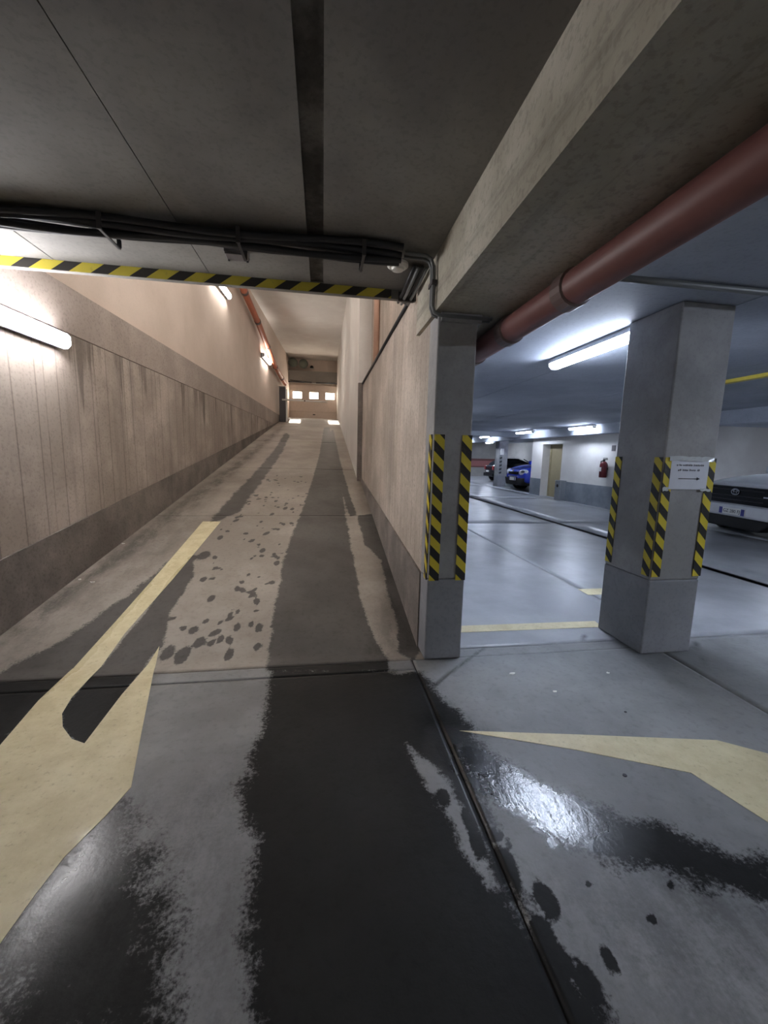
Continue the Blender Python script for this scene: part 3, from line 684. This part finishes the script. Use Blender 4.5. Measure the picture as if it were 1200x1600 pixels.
disc('left one of two round mirrors above the garage door', -1.46, 20.9, 5.93); disc('right one of two round mirrors above the garage door', -.96, 20.9, 5.90)
sn = thing('camera_dome', 'small dark sensor above the middle of the garage door', 'sensor', (-.56, 21.30, 5.80))
box('mount', -.09, .09, -.14, 0, -.06, .03, M['plastic_white'], sn); MB().lathe([(.085, -.03), (.085, .02), (.06, .07), (.02, .09)], (0, -.14, 0), 16).build('dome', M['black'], sn, smooth=True)
br = thing('barrier', 'dark barrier post with a white arm across the ramp top', 'barrier', (-1.66, 17.5, zf(17.5)))
box('cabinet', -.12, .13, -.15, .15, -.03, 1.36, M['dark_metal'], br, bevel=.02); box('cap', -.13, .14, -.16, .16, 1.36, 1.40, M['header'], br)
box('side_post', .14, .20, -.05, .05, 0, 1.3, M['plastic_white'], br); MB().tube([(.0, -.19, .86), (.88, -.19, .85)], .035, 12).build('arm', M['plastic_white'], br, smooth=True)
MB().tube([(.94, -.19, .849), (1.84, -.19, .84)], .03, 12).build('arm_tip', M['plastic_white'], br, smooth=True); MB().tube([(.86, -.19, .85), (.96, -.19, .849)], .022, 10).build('arm_joint', M['dark_metal'], br)

# ------------------------------------------------------------------ bin, extinguisher
bn = thing('bin', 'steel pedestal bin beside the ochre door', 'bin', (8.98, 14.1, 0), R(90))
box('body', -.18, .18, -.12, .12, 0, .72, M['steel'], bn, bevel=.02); box('lid', -.185, .185, -.125, .125, .72, .76, M['steel'], bn, bevel=.01)
MB().lathe([(.06, .0), (.06, .012)], (0, .12, .55), 16, 'y').build('opening', M['black'], bn); 
fe = thing('fire_extinguisher', 'red fire extinguisher hanging on the white wall', 'extinguisher', (8.97, 11.8, 1.0))
MB().lathe([(.10, 0), (.115, .02), (.115, .42), (.09, .48), (.04, .52)], n=24).build('cylinder', M['red'], fe, smooth=True)
MB().lathe([(.035, .52), (.035, .57)], n=12).build('valve', M['black'], fe); MB().box(-.02, .02, -.14, .03, .57, .595).box(-.02, .02, -.13, .03, .61, .63).build('handle', M['black'], fe)
MB().tube([(0, .03, .55), (0, .14, .52), (0, .16, .40), (0, .145, .15)], .014, 8).build('hose', M['black'], fe, smooth=True); box('label_patch', -.118, -.112, -.05, .05, .2, .33, M['plate'], fe)
box('bracket', .09, .128, -.05, .05, .25, .31, M['dark_metal'], fe)
tag(box('wall_sign', 9.085, 9.10, 11.5, 11.66, 1.85, 2.03, M['box_grey']), 'small faded sign above the fire extinguisher', 'sign')

# ------------------------------------------------------------------ cars (front looks to +x of the car)
def loft(st, mat, name, parent, sub=2):
    """st: list of (x, zlow, zside, ztop, wlow, wside, wtop)"""
    v = []; f = []
    for (x, zl, zs, zt, wl_, ws, wt) in st:
        half = [(0, zl), (wl_*.7, zl), (wl_, zl+.03), (ws, zl+(zs-zl)*.45), (ws*.985, zs), (wt, zt-.02), (wt*.55, zt), (0, zt+.008)]
        ring = half+[(-a, b) for a, b in half[-2:0:-1]]
        v += [(x, a, b) for a, b in ring]
    n = 14
    for i in range(len(st)-1):
        for k in range(n): k2 = (k+1) % n; f.append((i*n+k, i*n+k2, (i+1)*n+k2, (i+1)*n+k))
    f += [tuple(range(n-1, -1, -1)), tuple(range(len(v)-n, len(v)))]
    return MB().add(v, f).build(name, mat, parent, smooth=True, sub=sub)
def wheel(t, x, y, r, wd=.22):
    o = MB().lathe([(r*.6, -wd/2), (r*.93, -wd/2), (r, -wd/2+.03), (r, wd/2-.03), (r*.93, wd/2), (r*.6, wd/2)], (x, y, r), 28, 'y').build('wheel', M['black'], t)
    s = 1 if y > 0 else -1
    MB().lathe([(r*.62, -.02), (r*.62, .012), (r*.3, .02), (r*.08, .03)], (x, y+s*wd/2, r), 20, 'y').build('rim', M['steel'], o)
    return o
def text_mesh(txt, size, mat, name, parent, mat3, loc):
    c = bpy.data.curves.new(name, 'FONT'); c.body = txt; c.size = size; c.align_x = 'CENTER'; c.align_y = 'CENTER'; c.extrude = .001; c.resolution_u = 2
    to = bpy.data.objects.new(name, c); COL.objects.link(to); bpy.context.view_layer.update()
    me = bpy.data.meshes.new_from_object(to.evaluated_get(bpy.context.evaluated_depsgraph_get())); bpy.data.objects.remove(to)
    o = bpy.data.objects.new(name, me); COL.objects.link(o); me.materials.clear(); me.materials.append(mat); o.parent = parent; o['kind'] = 'stuff'
    o.matrix_local = Matrix.Translation(loc) @ mat3.to_4x4(); return o
FACEX = Matrix(((0, 0, 1), (1, 0, 0), (0, 1, 0)))     # text readable from +x
def number_plate(t, x, y, z, txt, s=1):
    p = box('number_plate', x-.012, x+.012, y-.27*s, y+.27*s, z-.06*s, z+.06*s, M['plate'], t)
    for e in (-1, 1): box('blue_end', x+.012, x+.016, y+e*.235*s-.035*s, y+e*.235*s+.035*s, z-.06*s, z+.06*s, M['plateblue'], p)
    if txt: text_mesh(txt, .088*s, M['ink'], 'plate_text', p, FACEX, (x+.014, y, z))
    return p
# silver pickup, front facing the aisle
S = 1.1
sv = thing('pickup_car', 'silver white off-road car with a dark grille parked on the right', 'car', (8.9, 7.42, 0), math.pi-R(8)); sv.scale = (S, S, S)
loft([(-4.9, .55, .95, 1.15, .8, .92, .85), (-4.8, .45, .95, 1.2, .85, .95, .86), (-3.2, .40, .95, 1.2, .9, .97, .88), (-1.8, .36, .98, 1.26, .9, .98, .88), (-1.35, .34, 1.0, 1.25, .9, .98, .86), (-.7, .32, 1.0, 1.19, .9, .98, .84), (-.25, .32, .98, 1.10, .88, .965, .82), (-.06, .34, .90, 1.04, .80, .90, .76), (-.02, .36, .85, 1.0, .72, .84, .70)], M['carwhite'], 'body', sv)
loft([(-4.1, 1.16, 1.2, 1.22, .82, .84, .80), (-3.8, 1.16, 1.5, 1.78, .84, .84, .64), (-2.4, 1.16, 1.52, 1.83, .86, .85, .64), (-1.95, 1.16, 1.45, 1.76, .84, .82, .60), (-1.35, 1.14, 1.17, 1.19, .80, .80, .74)], M['glass'], 'cabin_glass', sv)
loft([(-3.8, 1.74, 1.78, 1.80, .62, .66, .60), (-3.0, 1.78, 1.82, 1.85, .64, .66, .60), (-2.2, 1.76, 1.80, 1.83, .62, .66, .60)], M['carwhite'], 'roof', sv)
for y in (-.78, .78): MB().tube([(-1.42, y, 1.16), (-2.0, y*.86, 1.78)], .035, 8).build('windscreen_pillar', M['carwhite'], sv)
box('grille', -.06, .025, -.76, .76, .62, .96, M['blackgloss'], sv, bevel=.03)
for z in (.70, .78, .90): box('grille_bar', .02, .032, -.6, .6, z-.01, z+.01, M['black'], sv)
for s in (-1, 1):
    hl = box('headlamp', -.16, .012, s*.80-.12, s*.80+.12, .76, .95, M['blackgloss'], sv, bevel=.025); box('light_strip', .010, .03, s*.70-.11, s*.70+.06, .79, .815, M['lens'], hl)
    box('fog_slot', -.03, .035, s*.56-.26, s*.56+.26, .45, .51, M['black'], sv, bevel=.015)
    MB().box(-1.85, -1.62, s*1.06-.1, s*1.06+.1, 1.2, 1.38).build('mirror_cap', M['carwhite'], sv, bevel=.04)
    MB().lathe([(.52, -.06), (.52, .06)], (-.86, s*.93, .45), 28, 'y').build('wheel_arch', M['black'], sv)
box('bumper', -.1, .05, -.86, .86, .36, .61, M['carwhite'], sv, bevel=.05)
MB().prism_x([(-.84, .37), (.84, .37), (.58, .14), (-.58, .14)], -.35, .02).build('lower_guard', M['black'], sv, bevel=.03)
box('hood_edge', -.12, .02, -.72, .72, .965, 1.0, M['carwhite'], sv, bevel=.015)
em = MB().tube([(.035, .085*math.cos(a), .86+.058*math.sin(a)) for a in np.linspace(0, 2*math.pi, 25)], .011, 6).build('emblem', M['chrome'], sv, smooth=True)
MB().tube([(.036, .035*math.cos(a), .86+.05*math.sin(a)) for a in np.linspace(0, 2*math.pi, 21)], .008, 6).build('emblem_ring', M['chrome'], em, smooth=True)
MB().tube([(.036, .06*math.cos(a), .882+.02*math.sin(a)) for a in np.linspace(0, 2*math.pi, 21)], .008, 6).build('emblem_ring', M['chrome'], em, smooth=True)
number_plate(sv, .065, 0.02, .475, 'GZ 280 FJ', 1.05)
for x in (-.86, -3.9):
    for s in (-1, 1): wheel(sv, x, s*.86, .40, .26)
def small_car(label, loc, rz, paint, name, rear=False, s=1.05):
    t = thing(name, label, 'car', loc, rz); t.scale = (s, s, s)
    loft([(-3.95, .35, .8, .98, .66, .78, .66), (-3.8, .28, .85, 1.02, .76, .85, .72), (-2.9, .22, .88, 1.0, .82, .88, .76), (-1.6, .22, .88, 1.0, .82, .88, .76), (-.95, .22, .86, .98, .82, .88, .74), (-.45, .24, .82, .90, .80, .87, .70), (-.12, .28, .70, .80, .70, .80, .60), (0, .32, .60, .70, .58, .68, .50)], paint, 'body', t)
    loft([(-3.85, .95, .98, 1.0, .68, .70, .66), (-3.45, .95, 1.2, 1.40, .74, .70, .54), (-2.5, .95, 1.22, 1.47, .76, .72, .55), (-1.9, .95, 1.18, 1.42, .75, .70, .53), (-1.0, .94, .97, .99, .70, .70, .62)], M['glass'], 'cabin_glass', t)
    loft([(-3.5, 1.38, 1.41, 1.43, .52, .56, .50), (-2.6, 1.43, 1.46, 1.49, .54, .57, .52), (-1.95, 1.40, 1.43, 1.45, .52, .56, .50)], paint, 'roof', t)
    for e in (-1, 1):
        MB().tube([(-1.02, e*.70, .97), (-1.92, e*.56, 1.42)], .03, 8).build('windscreen_pillar', paint, t)
        for x in (-.75, -3.2):
            MB().lathe([(.37, -.05), (.37, .05)], (x, e*.83, .33), 24, 'y').build('wheel_arch', M['black'], t); wheel(t, x, e*.80, .31, .2)
        MB().box(-1.32, -1.12, e*.93-.1, e*.93+.1, .95, 1.08).build('mirror_cap', paint, t, bevel=.03)
    if not rear:
        for e in (-1, 1):
            h = MB().lathe([(.04, -.06), (.16, -.05), (.17, 0), (.13, .06), (.05, .075)], (0, 0, 0), 24, 'x').build('headlamp', M['lens'], t, smooth=True)
            h.location = (-.11, e*.58, .67); h.rotation_euler = (0, R(-18), e*R(28)); h.scale = (1, 1.25, .72)
            MB().lathe([(.07, .0), (.06, .03), (.02, .035)], (.06, 0, 0), 16, 'x').build('reflector', M['chrome'], h)
        box('grille', -.1, .015, -.36, .36, .58, .68, M['blackgloss'], t, bevel=.02); box('grille_trim', -.08, .03, -.34, .34, .49, .525, M['chrome'], t, bevel=.01)
        MB().prism_x([(-.72, .47), (.72, .47), (.60, .20), (-.60, .20)], -.4, -.01).build('lower_bumper', M['black'], t, bevel=.03)
        number_plate(t, .03, 0, .42, '', .9)
        em = MB().lathe([(.05, .0), (.05, .01)], (.01, 0, .735), 16, 'x').build('emblem', M['chrome'], t)
    return t
small_car('blue small car behind the white room', (9.25, 18.55, 0), math.pi, M['carblue'], 'blue_car', s=1.33)
bk = small_car('dark purple-black car beyond the distant column', (10.9-4.0, 25.6, 0), 0, M['carblack'], 'dark_car', rear=True)
bk.location = (11.0+3.95*1.05, 25.6, 0)
for e in (-1, 1): box('tail_lamp', -3.97, -3.86, e*.62-.09, e*.62+.09, .72, .96, M['redlens'], bk, bevel=.02)
box('number_plate', -3.99, -3.97, -.05, .35, .58, .68, M['plate'], bk); box('rear_bumper', -4.0, -3.75, -.74, .74, .3, .52, M['blackgloss'], bk, bevel=.04)
# litter on the floor
for i, (px, py, r, lab) in enumerate([(800,1053,.022,'crumpled pale scrap on the floor near the slim column'),(950,1052,.014,'small pale scrap on the floor left of the thick column'),(867,1081,.014,'tiny pale scrap in the middle of the grey floor'),(977,1113,.010,'tiny dark pebble on the floor above the painted arrow'),(976,1212,.012,'dark leaf scrap just below the painted arrow'),(125,906,.020,'white scrap at the foot of the left ramp wall'),(145,910,.025,'second white scrap by the left ramp wall, further out'),(193,850,.02,'small white scrap by the left wall higher up the ramp')]):
    p = floor_pt(px, py); mb = MB(); n = 8
    top = [(r*random.uniform(.6, 1.1)*math.cos(2*math.pi*k/n), r*.8*random.uniform(.6, 1.1)*math.sin(2*math.pi*k/n), random.uniform(.002, r*.5)) for k in range(n)]
    mb.hexa([(a, b, 0) for a, b, c in top], top)
    o = mb.build('litter', M['ink'] if 'dark' in lab else M['plastic_white']); o.location = (p[0], p[1], zramp(p[1], p[0])+.001)
    tag(o, lab, 'litter', 'scraps of litter')
